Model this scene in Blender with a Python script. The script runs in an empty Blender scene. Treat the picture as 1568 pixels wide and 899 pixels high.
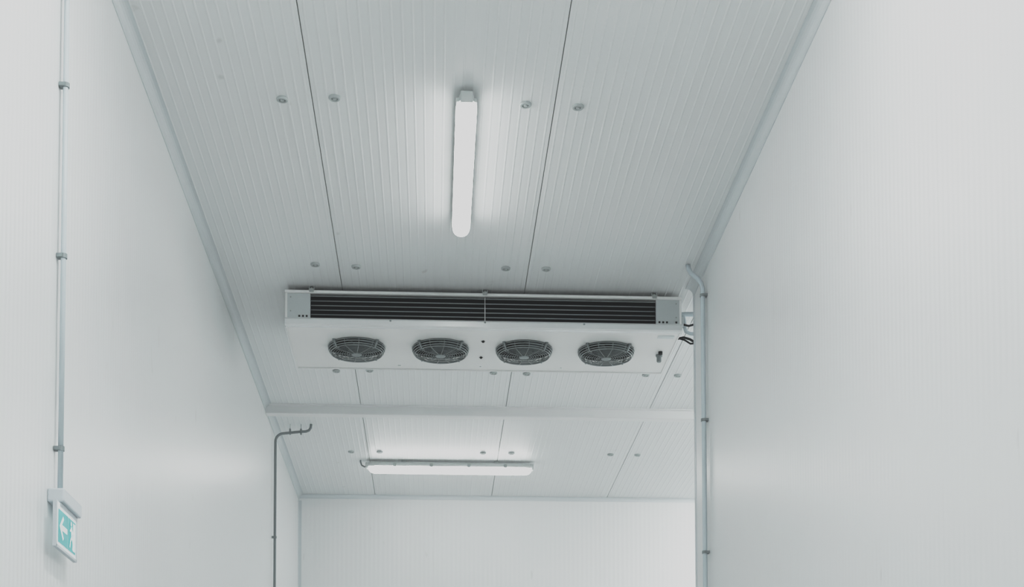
import bpy, bmesh, math, random
from mathutils import Vector, Matrix
random.seed(4)
S=bpy.context.scene; COL=S.collection
CAMH=1.6            # camera height above floor; heights below are given above the camera and shifted
def Z(h): return h+CAMH
H=3.6
XL,XR=-1.33,1.645
YB=14.48; YF=-6.0; YE=9.06; XE=5.6

# ---------------------------------------------------------------- materials
def mat(name,col,rough=.4,metal=0.0,emit=None,es=0,spec=.5):
    m=bpy.data.materials.new(name); m.use_nodes=True
    b=m.node_tree.nodes['Principled BSDF']
    b.inputs['Base Color'].default_value=(*col,1); b.inputs['Roughness'].default_value=rough
    b.inputs['Metallic'].default_value=metal; b.inputs['Specular IOR Level'].default_value=spec
    if emit: b.inputs['Emission Color'].default_value=(*emit,1); b.inputs['Emission Strength'].default_value=es
    return m
def N(m,t,**k):
    n=m.node_tree.nodes.new(t)
    for a,v in k.items(): setattr(n,a,v)
    return n
def panel_mat(name,col,rough,axis=None,pitch=.03,joint=None,bump=.0009,spec=.4):
    """white coated sandwich-panel sheet: micro ribs, sparse smudges"""
    m=mat(name,col,rough,spec=spec); nt=m.node_tree; L=nt.links; b=nt.nodes['Principled BSDF']
    tc=N(m,'ShaderNodeTexCoord')
    mp2=N(m,'ShaderNodeMapping'); L.new(tc.outputs['Object'],mp2.inputs[0]); mp2.inputs['Scale'].default_value=(9,9,2.6) if axis else (7,4,7)
    n2=N(m,'ShaderNodeTexNoise'); n2.inputs['Scale'].default_value=1.4; n2.inputs['Detail'].default_value=2; L.new(mp2.outputs[0],n2.inputs['Vector'])
    r2=N(m,'ShaderNodeMapRange'); r2.inputs[1].default_value=.73; r2.inputs[2].default_value=.80; r2.inputs[3].default_value=0; r2.inputs[4].default_value=.3
    L.new(n2.outputs['Fac'],r2.inputs[0])
    mx=N(m,'ShaderNodeMixRGB'); mx.inputs[1].default_value=(*col,1); mx.inputs[2].default_value=(.45,.45,.43,1)
    L.new(r2.outputs[0],mx.inputs[0]); L.new(mx.outputs[0],b.inputs['Base Color'])
    if axis:
        sp=N(m,'ShaderNodeSeparateXYZ'); L.new(tc.outputs['Object'],sp.inputs[0])
        src=sp.outputs[axis]
        def M(op,a,bv=None,c=None):
            n=N(m,'ShaderNodeMath',operation=op)
            for i,v in enumerate((a,bv,c)):
                if v is None: continue
                if isinstance(v,(int,float)): n.inputs[i].default_value=v
                else: L.new(v,n.inputs[i])
            return n.outputs[0]
        t=M('MULTIPLY',src,2*math.pi/pitch); s=M('SINE',t)
        fr=M('FRACT',M('DIVIDE',src,joint)); d=M('ABSOLUTE',M('SUBTRACT',fr,.5)); j=M('GREATER_THAN',d,.4985)
        h=M('SUBTRACT',M('MULTIPLY',s,.35),j)
        h=M('ADD',h,M('MULTIPLY',n2.outputs['Fac'],.7))
        bp=N(m,'ShaderNodeBump'); bp.inputs['Strength'].default_value=1; bp.inputs['Distance'].default_value=bump
        L.new(h,bp.inputs['Height']); L.new(bp.outputs[0],b.inputs['Normal'])
    return m
WC=(.838,.868,.877)
M_wallY=panel_mat('wall_panel_white',WC,.34,'Y',.045,1.154)
M_wallX=panel_mat('wall_panel_white_x',WC,.38,'X',.045,1.154)
M_ceil=panel_mat('ceiling_panel_white',(.826,.858,.866),.38)
M_trim=mat('trim_white',(.86,.88,.885),.45)
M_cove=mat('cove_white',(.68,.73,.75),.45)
M_floor=mat('floor_resin_light',(.76,.77,.77),.5)
M_dark=mat('seam_dark',(.38,.41,.41),.8)
M_cap=mat('anchor_cap_plastic',(.50,.545,.55),.5)
M_capin=mat('anchor_cap_recess',(.28,.32,.32),.6)
M_cond=mat('conduit_grey_pvc',(.60,.68,.72),.4)
M_clip=mat('conduit_clip',(.26,.30,.31),.5)
M_galv=mat('galvanised_grey',(.42,.46,.46),.4,.5)
def lampmat(s): return mat('lamp_diffuser_opal',(.9,.9,.88),.4,emit=(1,.985,.955),es=s)
M_lamp=lampmat(9); M_lampFill=lampmat(66); M_lampSideFill=lampmat(78)  # visible lamps first, then much stronger fill diffusers for the unseen ones
M_lhou=mat('lamp_housing',(.66,.70,.70),.45)
M_unit=mat('unit_white_enamel',(.89,.905,.905),.26)
M_lip=mat('unit_brushed_aluminium',(.82,.85,.86),.20,.35)
M_end=mat('unit_end_plate',(.62,.67,.68),.35,.35)
M_fin=mat('coil_fins_dark',(.003,.006,.008),.5,spec=.08)
M_rod=mat('coil_tube',(.30,.34,.35),.35,.2)
M_blk=mat('black_rubber',(.006,.009,.011),.5,spec=.3)
M_guard=mat('fan_guard_grey',(.27,.315,.32),.38,.35)
M_blade=mat('fan_blade_grey',(.055,.072,.077),.5,spec=.3)
M_rim=mat('fan_rim_dark',(.012,.017,.019),.5,spec=.2)
M_teal=mat('sign_teal',(.08,.42,.44),.3,emit=(.12,.5,.52),es=.12)
M_swhite=mat('sign_white',(.85,.88,.88),.3,emit=(.9,1,1),es=.2)
M_body=mat('sign_housing_white',(.64,.70,.74),.4)

# ---------------------------------------------------------------- mesh helpers
class MB:
    def __init__(s): s.bm=bmesh.new(); s.mats=[]
    def mi(s,m):
        if m not in s.mats: s.mats.append(m)
        return s.mats.index(m)
    def face(s,pts,m,smooth=False):
        f=s.bm.faces.new([s.bm.verts.new(p) for p in pts]); f.material_index=s.mi(m); f.smooth=smooth; return f
    def box(s,a,b,m,bev=0):
        x0,y0,z0=a;x1,y1,z1=b
        r=bmesh.ops.create_cube(s.bm,size=1)
        vs=r['verts']
        for v in vs: v.co=Vector(((x0+x1)/2+v.co.x*(x1-x0),(y0+y1)/2+v.co.y*(y1-y0),(z0+z1)/2+v.co.z*(z1-z0)))
        fs=set(f for v in vs for f in v.link_faces)
        for f in fs: f.material_index=s.mi(m)
        if bev:
            es=list(set(e for v in vs for e in v.link_edges))
            r=bmesh.ops.bevel(s.bm,geom=es,offset=bev,segments=2,affect='EDGES',profile=.5)
            for f in r['faces']: f.material_index=s.mi(m)
    def sweep(s,path,rad,m,seg=12,caps=True):
        P=[Vector(p) for p in path]; rings=[]; up=None
        for i,p in enumerate(P):
            t=(P[min(i+1,len(P)-1)]-P[max(i-1,0)]).normalized()
            if up is None:
                up=Vector((0,0,1)) if abs(t.z)<.9 else Vector((1,0,0))
            up=(up-t*up.dot(t)).normalized(); sd=t.cross(up)
            r=rad[i] if isinstance(rad,(list,tuple)) else rad
            rings.append([s.bm.verts.new(p+(up*math.cos(a)+sd*math.sin(a))*r) for a in [2*math.pi*k/seg for k in range(seg)]])
        k=s.mi(m)
        for A,B in zip(rings,rings[1:]):
            for j in range(seg):
                f=s.bm.faces.new((A[j],A[(j+1)%seg],B[(j+1)%seg],B[j])); f.material_index=k; f.smooth=True
        if caps:
            for R in (rings[0],rings[-1]):
                f=s.bm.faces.new(R); f.material_index=k
    def ring(s,c,R,r,m,seg=40,sub=6):
        c=Vector(c); rings=[]
        for i in range(seg):
            a=2*math.pi*i/seg; d=Vector((math.cos(a),math.sin(a),0))
            rings.append([s.bm.verts.new(c+d*(R+r*math.cos(b))+Vector((0,0,r*math.sin(b)))) for b in [2*math.pi*j/sub for j in range(sub)]])
        k=s.mi(m)
        for i in range(seg):
            A=rings[i];B=rings[(i+1)%seg]
            for j in range(sub):
                f=s.bm.faces.new((A[j],A[(j+1)%sub],B[(j+1)%sub],B[j])); f.material_index=k; f.smooth=True
    def lathe(s,c,prof,m,seg=32,closed_end=True):
        c=Vector(c); k=s.mi(m); rings=[]
        for r,z in prof:
            rings.append([s.bm.verts.new(c+Vector((r*math.cos(2*math.pi*i/seg),r*math.sin(2*math.pi*i/seg),z))) for i in range(seg)])
        for A,B in zip(rings,rings[1:]):
            for j in range(seg):
                f=s.bm.faces.new((A[j],A[(j+1)%seg],B[(j+1)%seg],B[j])); f.material_index=k; f.smooth=False
        if closed_end:
            f=s.bm.faces.new(rings[-1]); f.material_index=k
    def done(s,name,parent=None,normals=True):
        if normals: bmesh.ops.recalc_face_normals(s.bm,faces=s.bm.faces[:])
        me=bpy.data.meshes.new(name); s.bm.to_mesh(me); s.bm.free()
        for m in s.mats: me.materials.append(m)
        o=bpy.data.objects.new(name,me); COL.objects.link(o)
        if parent: o.parent=parent
        return o
def empty(name,loc):
    e=bpy.data.objects.new(name,None); e.empty_display_size=.2; COL.objects.link(e); e.location=loc; return e
def attach(ch,par):
    ch.parent=par; ch.matrix_parent_inverse=Matrix.Translation(par.location).inverted()
def bbox_wall(name,a,b,m):
    B=MB(); B.box(a,b,m); return B.done(name)

# ---------------------------------------------------------------- room shell
bbox_wall('floor',(XL-.12,YF-.12,-.1),(XE+.12,YB+.12,0),M_floor)
bbox_wall('wall_left',(XL-.12,YF-.12,0),(XL,YB+.12,Z(H)+.1),M_wallY)
bbox_wall('wall_right',(XR,YF-.12,0),(XR+.12,YE,Z(H)+.1),M_wallY)
bbox_wall('wall_return',(XR+.12,YE-.12,0),(XE+.12,YE,Z(H)+.1),M_wallX)
bbox_wall('wall_back',(XL,YB,0),(XE+.12,YB+.12,Z(H)+.1),M_wallX)
bbox_wall('wall_far_right',(XE,YE,0),(XE+.12,YB,Z(H)+.1),M_wallY)
bbox_wall('wall_front',(XL,YF-.12,0),(XR,YF,Z(H)+.1),M_wallX)

SEAM0,PW=-.575,1.154
B=MB()
zc=Z(H)
xs=[XL-.02]+[SEAM0+PW*k for k in range(0,6)]+[XE+.1]
xs=[x for i,x in enumerate(xs) if i==0 or x<=XE+.1]
g=.0022
k=B.mi(M_ceil)
for a,b in zip(xs,xs[1:]):
    a0=a+g;b0=b-g
    n=max(1,round((b0-a0)/.046)); p=(b0-a0)/n
    pr=[(a0,zc+.012),(a0,zc)]
    for i in range(n):
        x=a0+i*p+p/2
        pr+=[(x-.0058,zc),(x-.0028,zc-.0012),(x+.0028,zc-.0012),(x+.0058,zc)]
    pr+=[(b0,zc),(b0,zc+.012)]
    va=[B.bm.verts.new((x,YF-.1,z)) for x,z in pr]; vb=[B.bm.verts.new((x,YB+.1,z)) for x,z in pr]
    for i in range(len(pr)-1):
        f=B.bm.faces.new((va[i],vb[i],vb[i+1],va[i+1])); f.material_index=k
B.box((XL-.12,YF-.12,zc+.012),(XE+.12,YB+.12,zc+.1),M_dark)
B.done('ceiling',normals=False)

# concave corner covings
def cove(name,pts,ax,l0,l1):
    B=MB(); k=B.mi(M_cove); va=[];vb=[]
    for u,z in pts:
        if ax=='Y': va.append(B.bm.verts.new((u,l0,z))); vb.append(B.bm.verts.new((u,l1,z)))
        else: va.append(B.bm.verts.new((l0,u,z))); vb.append(B.bm.verts.new((l1,u,z)))
    n=len(pts)
    for i in range(n):
        f=B.bm.faces.new((va[i],va[(i+1)%n],vb[(i+1)%n],vb[i])); f.material_index=k
    B.bm.faces.new(va); B.bm.faces.new(vb)
    return B.done(name)
def cprof(xw,s,r=.045,t=.004):
    pts=[(xw,zc-.001),(xw,zc-r-.008),(xw+s*t,zc-r-.008)]
    for i in range(7):
        a=math.pi/2*i/6
        pts.append((xw+s*(t+ (r-t)*(1-math.cos(a))),zc-r+ (r-t)*math.sin(a)))
    pts+=[(xw+s*(r+.006),zc-t),(xw+s*(r+.006),zc-.001)]
    return pts
cove('trim_1',cprof(XL,1),'Y',YF,YB)
cove('trim_2',cprof(XR,-1),'Y',YF,YE)
cove('trim_3',cprof(YB,-1,.03),'X',XL,XE)
B=MB(); B.box((XR-.003,YE-.045,0),(XR,YE+.003,zc-.002),M_cove); B.box((XR-.003,YE,0),(XR+.06,YE+.003,zc-.002),M_cove); B.done('trim_4')
B=MB(); B.box((XL,YB-.03,0),(XL+.004,YB,zc-.06),M_cove,0); B.box((XL,YB-.004,0),(XL+.03,YB,zc-.06),M_cove); B.done('trim_5')
# shallow ceiling beam (sheet-metal channel) with flanges
B=MB()
B.box((XL,11.58,zc-.07),(XE,11.665,zc),M_trim,.004)
B.box((XL,11.545,zc-.006),(XE,11.58,zc),M_trim)
B.box((XL,11.665,zc-.006),(XE,11.70,zc),M_trim)
B.done('ceiling_beam')

# anchor caps
B=MB()
for y in (2.95,4.88,6.827,8.80,10.72,12.894):
    for x in (-.72,-.471,.441,.688,1.58,1.82,2.74,2.98):
        if x>1.5 and y<9.1: continue
        jx=random.uniform(-.006,.006); jy=random.uniform(-.02,.02)
        c=(x+jx,y+jy,zc)
        B.lathe(c,[(.028,.0),(.028,-.007),(.025,-.012),(.017,-.012),(.016,-.008)],M_cap,24,False)
        B.lathe(c,[(.016,-.008),(.010,-.0078)],M_capin,24,False)
        B.lathe(c,[(.010,-.0078),(.008,-.013)],M_cap,24,True)
B.done('ceiling_anchor_caps')

# ---------------------------------------------------------------- linear lamps
def lamp(cx,cy,ax,L=1.5,M_lamp=M_lamp):
    """IP65 linear luminaire, local x along length"""
    e=empty('linear_ceiling_lamp',(cx,cy,zc))
    def capsule(B,w,z0,z1,m,Lh):
        n=8; prof=[]
        for i in range(n+1):
            a=math.pi*i/n
            prof.append((-math.cos(a)*w, z0-(z0-z1)*math.sin(a)**.8))
        sl=[]
        for u,sc in [(-Lh,.0),(-Lh+.006,.5),(-Lh+.025,.85),(-Lh+.06,1),(Lh-.06,1),(Lh-.025,.85),(Lh-.006,.5),(Lh,.0)]:
            sc=max(sc,.02); sl.append([B.bm.verts.new((u,p*(.5+.5*sc) if sc>.05 else p*.45,z0+(z-z0)*sc)) for p,z in prof])
        k=B.mi(m)
        for A,C in zip(sl,sl[1:]):
            for j in range(n):
                f=B.bm.faces.new((A[j],A[j+1],C[j+1],C[j])); f.material_index=k; f.smooth=True
        for A in (sl[0],sl[-1]):
            f=B.bm.faces.new(A); f.material_index=k
    B=MB(); capsule(B,.050,-.060,-.118,M_lamp,L/2); d=B.done('diffuser')
    B=MB()
    B.box((-L/2+.015,-.036,-.056),(L/2-.015,.036,-.018),M_lhou,.008)
    B.box((-L/2+.004,-.050,-.064),(L/2-.004,.050,-.042),M_lhou,.004)
    for s in (-1,1):
        B.box((s*(L/2+.005)-.02,-.03,-.076),(s*(L/2+.005)+.015,.03,-.022),M_lhou,.007)
    h=B.done('housing')
    B=MB()
    for u in (-.5,-.17,.17,.5):
        for s in (-1,1):
            B.box((u-.014,s*.050-.003,-.066),(u+.014,s*.050+.003,-.036),M_galv,.002)
    for u in (-.42,.42): B.box((u-.02,-.03,-.020),(u+.02,.03,0),M_galv,.002)
    c=B.done('clips')
    for o in (d,h,c): o.parent=e
    if ax=='Y': e.rotation_euler=(0,0,math.pi/2)
    return e
lamp(.155,7.415,'Y',1.42)
l2=lamp(.153,13.19,'X',1.48)
B=MB(); B.sweep([(-.755,0,-.055),(-.775,0,-.06),(-.80,.0,-.045),(-.81,0,-.015),(-.81,0,0)],.007,M_clip,8); o=B.done('supply_cable'); o.parent=l2
for y in (4.2,.6,-3.0): lamp(.155,y,'Y',1.40,M_lampFill)  # corridor lamps out of view, number and strength raised to add fill
lamp(3.9,13.19,'X',1.46,M_lampSideFill)  # two unseen side-room lamps, added as fill for the far end
lamp(3.9,10.4,'X',1.46,M_lampSideFill)

# ---------------------------------------------------------------- evaporator unit
ux0,ux1=-.926,1.575; uy0,uy1=9.13,9.93; ut=Z(3.567); ub=Z(3.345); fb=Z(3.388)
E=empty('evaporator_cooling_unit',((ux0+ux1)/2,(uy0+uy1)/2,ut))
parts=[]
# casing
B=MB()
B.box((ux0,uy0+.006,ut-.012),(ux1,uy1,ut),M_unit,.003)
B.box((ux0-.006,uy0-.012,ut-.016),(ux1+.006,uy0+.012,ut+.002),M_unit,.003)
B.box((ux0,uy1-.01,ub),(ux1,uy1,ut),M_unit,.002)
B.box((ux0,uy0+.012,ub+.004),(ux0+.012,uy1,ut),M_unit,.002)
B.box((ux1-.012,uy0+.012,ub+.004),(ux1,uy1,ut),M_unit,.002)
o=B.done('casing'); parts.append(o)
# end plates either side of the coil
B=MB()
fx0,fx1=-.772,1.415
B.box((ux0,uy0,fb),(fx0,uy0+.02,ut-.014),M_end,.003)
B.box((fx1,uy0,fb),(ux1,uy0+.02,ut-.014),M_end,.003)
B.box((ux0-.004,uy0-.004,fb-.01),(ux0+.010,uy0+.016,ut-.01),M_unit,.002)
B.box((ux1-.010,uy0-.004,fb-.01),(ux1+.004,uy0+.016,ut-.01),M_unit,.002)
for x in (ux0+.085,ux0+.108,ux0+.131,fx1+.022,fx1+.046,fx1+.07,fx1+.13):
    B.box((x-.006,uy0-.003,fb+.012),(x+.006,uy0+.002,fb+.024),M_blk,.001)
for x in (ux0+.03,ux1-.03):
    for zz in (ut-.04,fb+.05): B.box((x-.004,uy0-.003,zz-.004),(x+.004,uy0+.002,zz+.004),M_galv,.001)
parts.append(B.done('end_plates'))
# coil: dark fins recessed, light tubes in front
B=MB()
B.box((fx0,uy0+.03,fb),(fx1,uy0+.30,ut-.014),M_fin)
zt=ut-.03; zb=fb+.004; nr=5
for i in range(nr):
    z=zb+(zt-zb)*(i+.5)/nr
    B.box((fx0,uy0+.020,z-.0110),(fx1,uy0+.034,z+.0110),M_fin,.002)
for i in range(1,nr):
    z=zb+(zt-zb)*i/nr
    B.sweep([(fx0,uy0+.012,z),(fx1,uy0+.012,z)],.0032,M_rod,8)
B.box((fx0,uy0+.004,ut-.031),(fx1,uy0+.014,ut-.027),M_rod)
B.sweep([(.326,uy0+.002,ut-.01),(.326,uy0-.004,fb)],.0022,M_unit,8)
parts.append(B.done('coil'))
# front lower lip (folded aluminium drip edge)
B=MB(); k=B.mi(M_lip)
pr=[(uy0+.012,fb+.006),(uy0-.004,fb+.006),(uy0-.010,fb-.004),(uy0-.008,ub+.008),(uy0+.004,ub),(uy0+.03,ub-.001),(uy0+.03,ub+.01),(uy0+.012,ub+.02)]
va=[B.bm.verts.new((ux0-.006,y,z)) for y,z in pr]; vb=[B.bm.verts.new((ux1+.006,y,z)) for y,z in pr]
for i in range(len(pr)):
    j=(i+1)%len(pr); B.bm.faces.new((va[i],va[j],vb[j],vb[i])).material_index=k
B.bm.faces.new(va);B.bm.faces.new(vb)
for x in (-.27,.326,.955): B.box((x-.006,uy0-.014,fb-.012),(x+.006,uy0-.006,fb-.001),M_clip,.002)
parts.append(B.done('front_lip'))
# underside plate with round fan openings
FX=[-.501,.047,.596,1.139]; FY=9.50; FR=.172
bm=bmesh.new()
cells=[ux0]+[(FX[i]+FX[i+1])/2 for i in range(3)]+[ux1]
ylo,yhi=uy0+.02,uy1
seg=48
for i,fx in enumerate(FX):
    x0,x1=cells[i],cells[i+1]
    ring=[];outer=[]
    for kx in range(seg):
        a=2*math.pi*kx/seg; dx,dy=math.cos(a),math.sin(a)
        ring.append(bm.verts.new((fx+FR*dx,FY+FR*dy,ub)))
        tx=((x1-fx)/dx if dx>1e-6 else ((x0-fx)/dx if dx<-1e-6 else 1e9)); ty=((yhi-FY)/dy if dy>1e-6 else ((ylo-FY)/dy if dy<-1e-6 else 1e9))
        t=min(tx,ty); outer.append(bm.verts.new((fx+dx*t,FY+dy*t,ub)))
    for kx in range(seg):
        j=(kx+1)%seg
        bm.faces.new((ring[kx],ring[j],outer[j],outer[kx]))
    for cx,cy in ((x0,ylo),(x1,ylo),(x0,yhi),(x1,yhi)):
        for kx in range(seg):
            j=(kx+1)%seg; p,q=outer[kx].co,outer[j].co
            if abs(p.x-q.x)>1e-5 and abs(p.y-q.y)>1e-5:
                if (Vector((cx,cy,ub))-p).length<.2 and (Vector((cx,cy,ub))-q).length<.2:
                    bm.faces.new((outer[kx],outer[j],bm.verts.new((cx,cy,ub))))
bmesh.ops.recalc_face_normals(bm,faces=bm.faces[:])
me=bpy.data.meshes.new('underside'); bm.to_mesh(me); bm.free(); me.materials.append(M_unit)
o=bpy.data.objects.new('underside',me); COL.objects.link(o); parts.append(o)
# rear fold of the underside + details
B=MB()
B.box((ux0,uy1-.012,ub-.006),(ux1,uy1+.004,ub+.03),M_unit,.003)
B.box((ux0-.003,uy0+.02,ub-.004),(ux0+.008,uy1,ub+.02),M_unit,.002)
B.box((ux1-.008,uy0+.02,ub-.004),(ux1+.003,uy1,ub+.02),M_unit,.002)
def diamond(x,y,r):
    B.face([(x-r,y,ub-.0015),(x,y-r*1.6,ub-.0015),(x+r,y,ub-.0015),(x,y+r*1.6,ub-.0015)],M_blk)
    B.lathe((x,y,ub),[(r*.6,0),(r*.5,-.008)],M_blk,12)
diamond(.322,9.36,.014); diamond(.318,9.665,.014)
B.lathe((1.50,9.56,ub),[(.022,0),(.022,-.012),(.016,-.014),(.016,-.045),(.012,-.05)],M_clip,16)
B.lathe((1.50,9.50,ub),[(.014,0),(.014,-.018)],M_blk,16)
B.box((1.44,9.20,ub-.002),(1.545,9.25,ub),M_end)
for x in (-.235,-.225,.32,.87): 
    for y in (9.85,): B.lathe((x,y,ub),[(.006,0),(.005,-.003)],M_end,8)
parts.append(B.done('underside_fittings'))
# hanging brackets
B=MB()
for x in (-.765,.326,1.405):
    B.box((x-.022,uy0-.004,ut),(x+.022,uy0+.05,ut+.006),M_galv,.001)
    B.box((x-.018,uy0+.0,ut),(x-.012,uy0+.05,Z(H)-.001),M_galv,.001)
    B.box((x+.012,uy0+.0,ut),(x+.018,uy0+.05,Z(H)-.001),M_galv,.001)
    B.sweep([(x,uy0+.015,ut-.012),(x,uy0+.015,Z(H))],.005,M_galv,8)
    B.box((x-.014,uy0-.016,ut-.012),(x+.014,uy0+.002,ut+.012),M_galv,.003)
    B.lathe((x,uy0+.015,ut+.018),[(.011,.006),(.011,-.006),(.0,-.006)],M_galv,6,False)
    B.box((x-.02,uy1-.05,ut),(x+.02,uy1,Z(H)-.001),M_galv,.001)
parts.append(B.done('hanging_brackets'))
# fans
for i,fx in enumerate(FX):
    B=MB(); c=Vector((fx,FY,ub))
    B.lathe(c,[(FR+.012,.0),(FR+.012,-.004),(FR,-.006),(FR-.003,.0),(FR-.008,.10)],M_rim,48,True)
    for R,z,r in ((.184,-.006,.0036),(.182,-.020,.0036),(.176,-.034,.0036),(.168,-.044,.0040)):
        B.ring(c+Vector((0,0,z)),R,r,M_guard,48)
    R=.153
    while R>.045:
        zz=-.046-.006*(1-(R/.168)**2)
        B.ring(c+Vector((0,0,zz)),R,.0018,M_guard,40,5); R-=.0150
    for q in range(12):
        a=2*math.pi*q/12+.13; d=Vector((math.cos(a),math.sin(a),0))
        B.sweep([c+d*.03+Vector((0,0,-.053)),c+d*.10+Vector((0,0,-.051)),c+d*.165+Vector((0,0,-.046)),c+d*.181+Vector((0,0,-.024)),c+d*.186+Vector((0,0,0))],.0022,M_guard,5)
    for q in range(4):
        a=math.pi/4+math.pi/2*q; d=Vector((math.cos(a),math.sin(a),0))
        B.sweep([c+d*.150+Vector((0,0,-.047)),c+d*.174+Vector((0,0,-.044)),c+d*.187+Vector((0,0,-.022)),c+d*.196+Vector((0,0,-.002))],[.004,.006,.007,.008],M_guard,8)
        B.lathe(c+d*.196,[(.012,0),(.012,-.004),(.0,-.004)],M_guard,10,False)
    B.lathe(c,[(.034,-.048),(.034,-.055),(.024,-.057)],M_guard,24,True)
    B.lathe(c,[(.052,.05),(.055,-.028),(.04,-.036)],M_blade,24,True)
    kb=B.mi(M_blade)
    for q in range(5):
        a0=2*math.pi*q/5+i*.4; rows=[]
        for rr in (.05,.09,.13,.160):
            row=[]
            for t in range(5):
                a=a0+(t/4)*(.95-.6*(rr-.05)) - .8*(rr-.05)
                row.append(B.bm.verts.new(c+Vector((rr*math.cos(a),rr*math.sin(a),.04-.055*t/4))))
            rows.append(row)
        for A,Cc in zip(rows,rows[1:]):
            for t in range(4):
                f=B.bm.faces.new((A[t],A[t+1],Cc[t+1],Cc[t])); f.material_index=kb; f.smooth=True
    parts.append(B.done('fan_%d'%(i+1)))
# piping & cables on the connection side
B=MB()
B.sweep([(1.575,9.26,Z(3.50)),(1.60,9.26,Z(3.50)),(1.615,9.26,Z(3.49)),(1.62,9.26,Z(3.47)),(1.62,9.26,Z(3.43)),(1.63,9.27,Z(3.40)),(1.66,9.28,Z(3.39)),(1.9,9.3,Z(3.39))],.012,M_cond,10)
B.sweep([(1.575,9.34,Z(3.53)),(1.64,9.34,Z(3.54)),(1.9,9.34,Z(3.54))],.016,M_cond,10)
B.box((1.579,9.20,Z(3.40)),(1.605,9.33,Z(3.47)),M_end,.004)
B.sweep([(1.59,9.22,Z(3.43)),(1.64,9.21,Z(3.415)),(1.68,9.22,Z(3.43)),(1.76,9.22,Z(3.46)),(1.95,9.3,Z(3.5))],.007,M_blk,8)
B.sweep([(1.575,9.25,Z(3.345)),(1.61,9.24,Z(3.35)),(1.65,9.23,Z(3.335)),(1.69,9.23,Z(3.31)),(1.75,9.25,Z(3.30)),(1.95,9.3,Z(3.34))],.008,M_blk,8)
B.sweep([(1.575,9.28,Z(3.36)),(1.62,9.27,Z(3.345)),(1.66,9.27,Z(3.32)),(1.70,9.27,Z(3.325)),(1.9,9.3,Z(3.36))],.006,M_blk,8)
parts.append(B.done('connection_pipes'))
for o in parts: attach(o,E)

# ---------------------------------------------------------------- conduits
def arc(c,r,a0,a1,u,v,n=8):
    c=Vector(c);u=Vector(u);v=Vector(v)
    return [c+u*r*math.cos(a0+(a1-a0)*i/n)+v*r*math.sin(a0+(a1-a0)*i/n) for i in range(n+1)]
def clipband(B,x,y,z,r,s):
    B.lathe((x,y,z),[(r+.001,-.008),(r+.004,-.008),(r+.004,.008),(r+.001,.008)],M_clip,14,False)
    B.box((min(x,x-s*(r+.012)),y-r-.006,z-.007),(max(x,x-s*(r+.012)),y+r+.006,z+.007),M_clip,.001)
# left, above exit sign
B=MB(); r=.0095; x=XL+.023; y=5.175
B.sweep([(x,y,Z(H)),(x,y,Z(2.4)),(x,y,Z(1.284))],r,M_cond,14)
for h in (3.26,2.75,2.13,1.44): clipband(B,x,y,Z(h),r,1)
B.done('electrical_conduit')
# left, beyond the beam, bends to the ceiling
B=MB(); r=.011; x=XL+.025; y=12.1
path=[(x,y,.0),(x,y,2.5),(x,y,Z(3.40))]+arc((x+.07,y,Z(3.45)),.07,math.pi,math.pi/2,(1,0,0),(0,0,1))+[(x+.2,y,Z(3.535)),(x+.25,y,Z(3.538)),(x+.275,y,Z(3.548)),(x+.29,y,Z(3.57)),(x+.293,y,Z(3.6))]
B.sweep(path,r,M_clip,12)
for h in (2.65,1.2,.3): clipband(B,x,y,Z(h),r,1)
for xx in (x+.12,x+.21):
    B.box((xx-.007,y-.014,Z(3.512)),(xx+.007,y+.014,Z(3.558)),M_clip,.002)
    B.sweep([(xx,y,Z(3.55)),(xx,y,Z(3.6))],.0025,M_cap,6)
B.done('electrical_conduit')
# right wall
B=MB(); r=.014; x=XR-.026; y=8.61
path=[(x-.075,y+.08,Z(3.6)),(x-.072,y+.075,Z(3.575)),(x-.06,y+.06,Z(3.54)),(x-.03,y+.03,Z(3.50)),(x-.008,y+.008,Z(3.46)),(x,y,Z(3.42)),(x,y,Z(2)),(x,y,0)]
B.sweep(path,r,M_cond,14)
for h in (3.38,2.62,1.82,.9): clipband(B,x,y,Z(h),r,-1)
B.done('electrical_conduit')

# ---------------------------------------------------------------- exit sign
E2=empty('emergency_exit_sign',(XL,5.2,Z(1.27)))
ps=[]
B=MB(); B.box((XL,5.09,Z(1.232)),(XL+.058,5.35,Z(1.280)),M_body,.006); ps.append(B.done('housing'))
px=XL+.038; y0,y1,z0,z1=5.045,5.335,Z(1.07),Z(1.230)
B=MB(); B.box((px-.005,y0,z0),(px+.005,y1,z1),M_swhite,.002); B.box((px-.007,5.10,z1-.012),(px+.007,5.33,Z(1.233)),M_body)
for a,b in (((px-.006,y0-.001,z0-.001),(px+.0075,y0+.010,z1)),((px-.006,y1-.010,z0-.001),(px+.0075,y1+.001,z1)),((px-.006,y0,z0-.002),(px+.0075,y1,z0+.008))): B.box(a,b,M_body,.001)
ps.append(B.done('acrylic_plate'))
B=MB()
X1=px+.0065
sv=(z1-z0)/.176
def q(u0,v0,u1,v1,m,dx=0):
    B.face([(X1+dx,y0+u0,z0+v0*sv),(X1+dx,y0+u1,z0+v0*sv),(X1+dx,y0+u1,z0+v1*sv),(X1+dx,y0+u0,z0+v1*sv)],m)
def poly(pts,m,dx=.001): B.face([(X1+dx,y0+u,z0+v*sv) for u,v in pts],m)
q(.028,.022,.160,.148,M_teal); q(.165,.022,.268,.148,M_teal)
poly([(.040,.085),(.088,.133),(.100,.122),(.075,.096),(.148,.096),(.148,.074),(.075,.074),(.100,.048),(.088,.037)],M_swhite)
q(.228,.030,.260,.140,M_swhite,.001)
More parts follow.
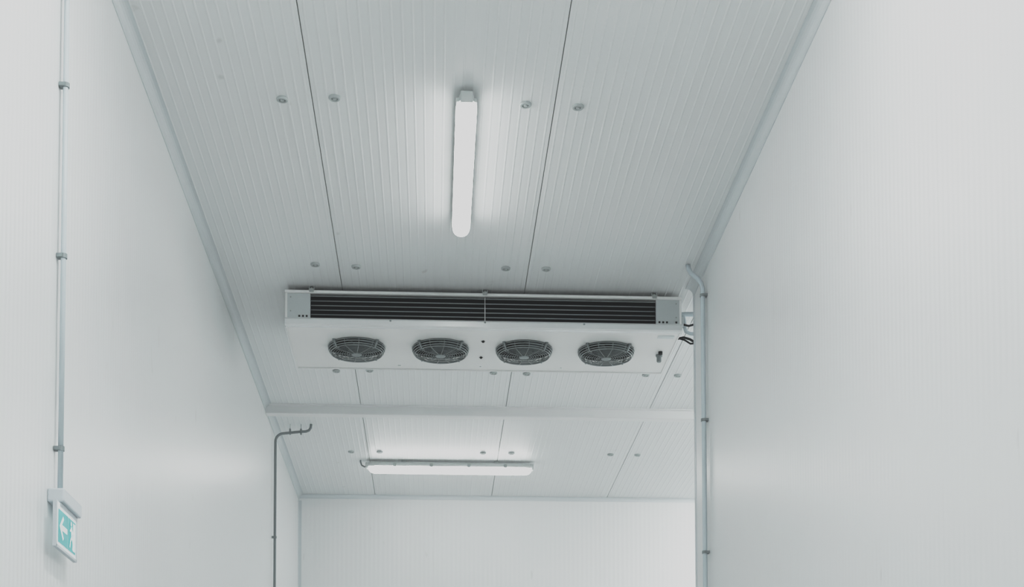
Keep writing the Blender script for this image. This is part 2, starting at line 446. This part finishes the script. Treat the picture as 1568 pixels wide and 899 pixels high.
def limb(a,b,w,m=M_swhite):
    d=Vector((b[0]-a[0],b[1]-a[1])).normalized(); n=Vector((-d.y,d.x))*w
    poly([(a[0]+n.x,a[1]+n.y),(b[0]+n.x,b[1]+n.y),(b[0]-n.x,b[1]-n.y),(a[0]-n.x,a[1]-n.y)],m,.002)
poly([(.199+.010*math.cos(t*math.pi/5),.130+.010*math.sin(t*math.pi/5)) for t in range(10)],M_swhite,.002)
limb((.200,.118),(.212,.080),.010); limb((.205,.112),(.180,.098),.004); limb((.205,.112),(.228,.094),.004)
limb((.212,.082),(.190,.062),.006); limb((.190,.062),(.182,.034),.005); limb((.214,.082),(.226,.056),.006); limb((.226,.056),(.222,.032),.005)
ps.append(B.done('pictogram',normals=False))
for o in ps: attach(o,E2)

# ---------------------------------------------------------------- world, camera, colour
w=bpy.data.worlds.new('world'); S.world=w; w.use_nodes=True
w.node_tree.nodes['Background'].inputs[0].default_value=(.8,.85,.86,1); w.node_tree.nodes['Background'].inputs[1].default_value=.2

f,psi,th,ro,py=2250.92,.05376,.0515,-.00196,1198.39
F=Vector((math.sin(psi)*math.cos(th),math.cos(psi)*math.cos(th),math.sin(th)))
R=Vector((math.cos(psi),-math.sin(psi),0)); U=R.cross(F)
R2=R*math.cos(ro)+U*math.sin(ro); U2=-R*math.sin(ro)+U*math.cos(ro)
cd=bpy.data.cameras.new('camera'); cam=bpy.data.objects.new('camera',cd); COL.objects.link(cam)
cam.matrix_world=Matrix(((R2.x,U2.x,-F.x,0),(R2.y,U2.y,-F.y,0),(R2.z,U2.z,-F.z,CAMH),(0,0,0,1)))
cd.sensor_width=36; cd.sensor_fit='HORIZONTAL'; cd.lens=36*f/1568; cd.shift_y=(py-449.5)/1568
cd.clip_start=.05; cd.clip_end=100
S.camera=cam
vs=S.view_settings
vs.view_transform='Standard'; vs.look='None'; vs.exposure=0; vs.gamma=1
vs.use_curve_mapping=True
cm=vs.curve_mapping
cm.clip_max_x=20; cm.clip_max_y=2; cm.use_clip=True; cm.extend='HORIZONTAL'
c=cm.curves[3]
c.points[0].location=(0,.014); c.points[1].location=(8,.83)
for a,b in ((.15,.17),(.4,.47),(.7,.635),(1.1,.685),(2.2,.705),(4,.73)): c.points.new(a,b)
for p in c.points: p.handle_type='AUTO_CLAMPED'
cm.update()
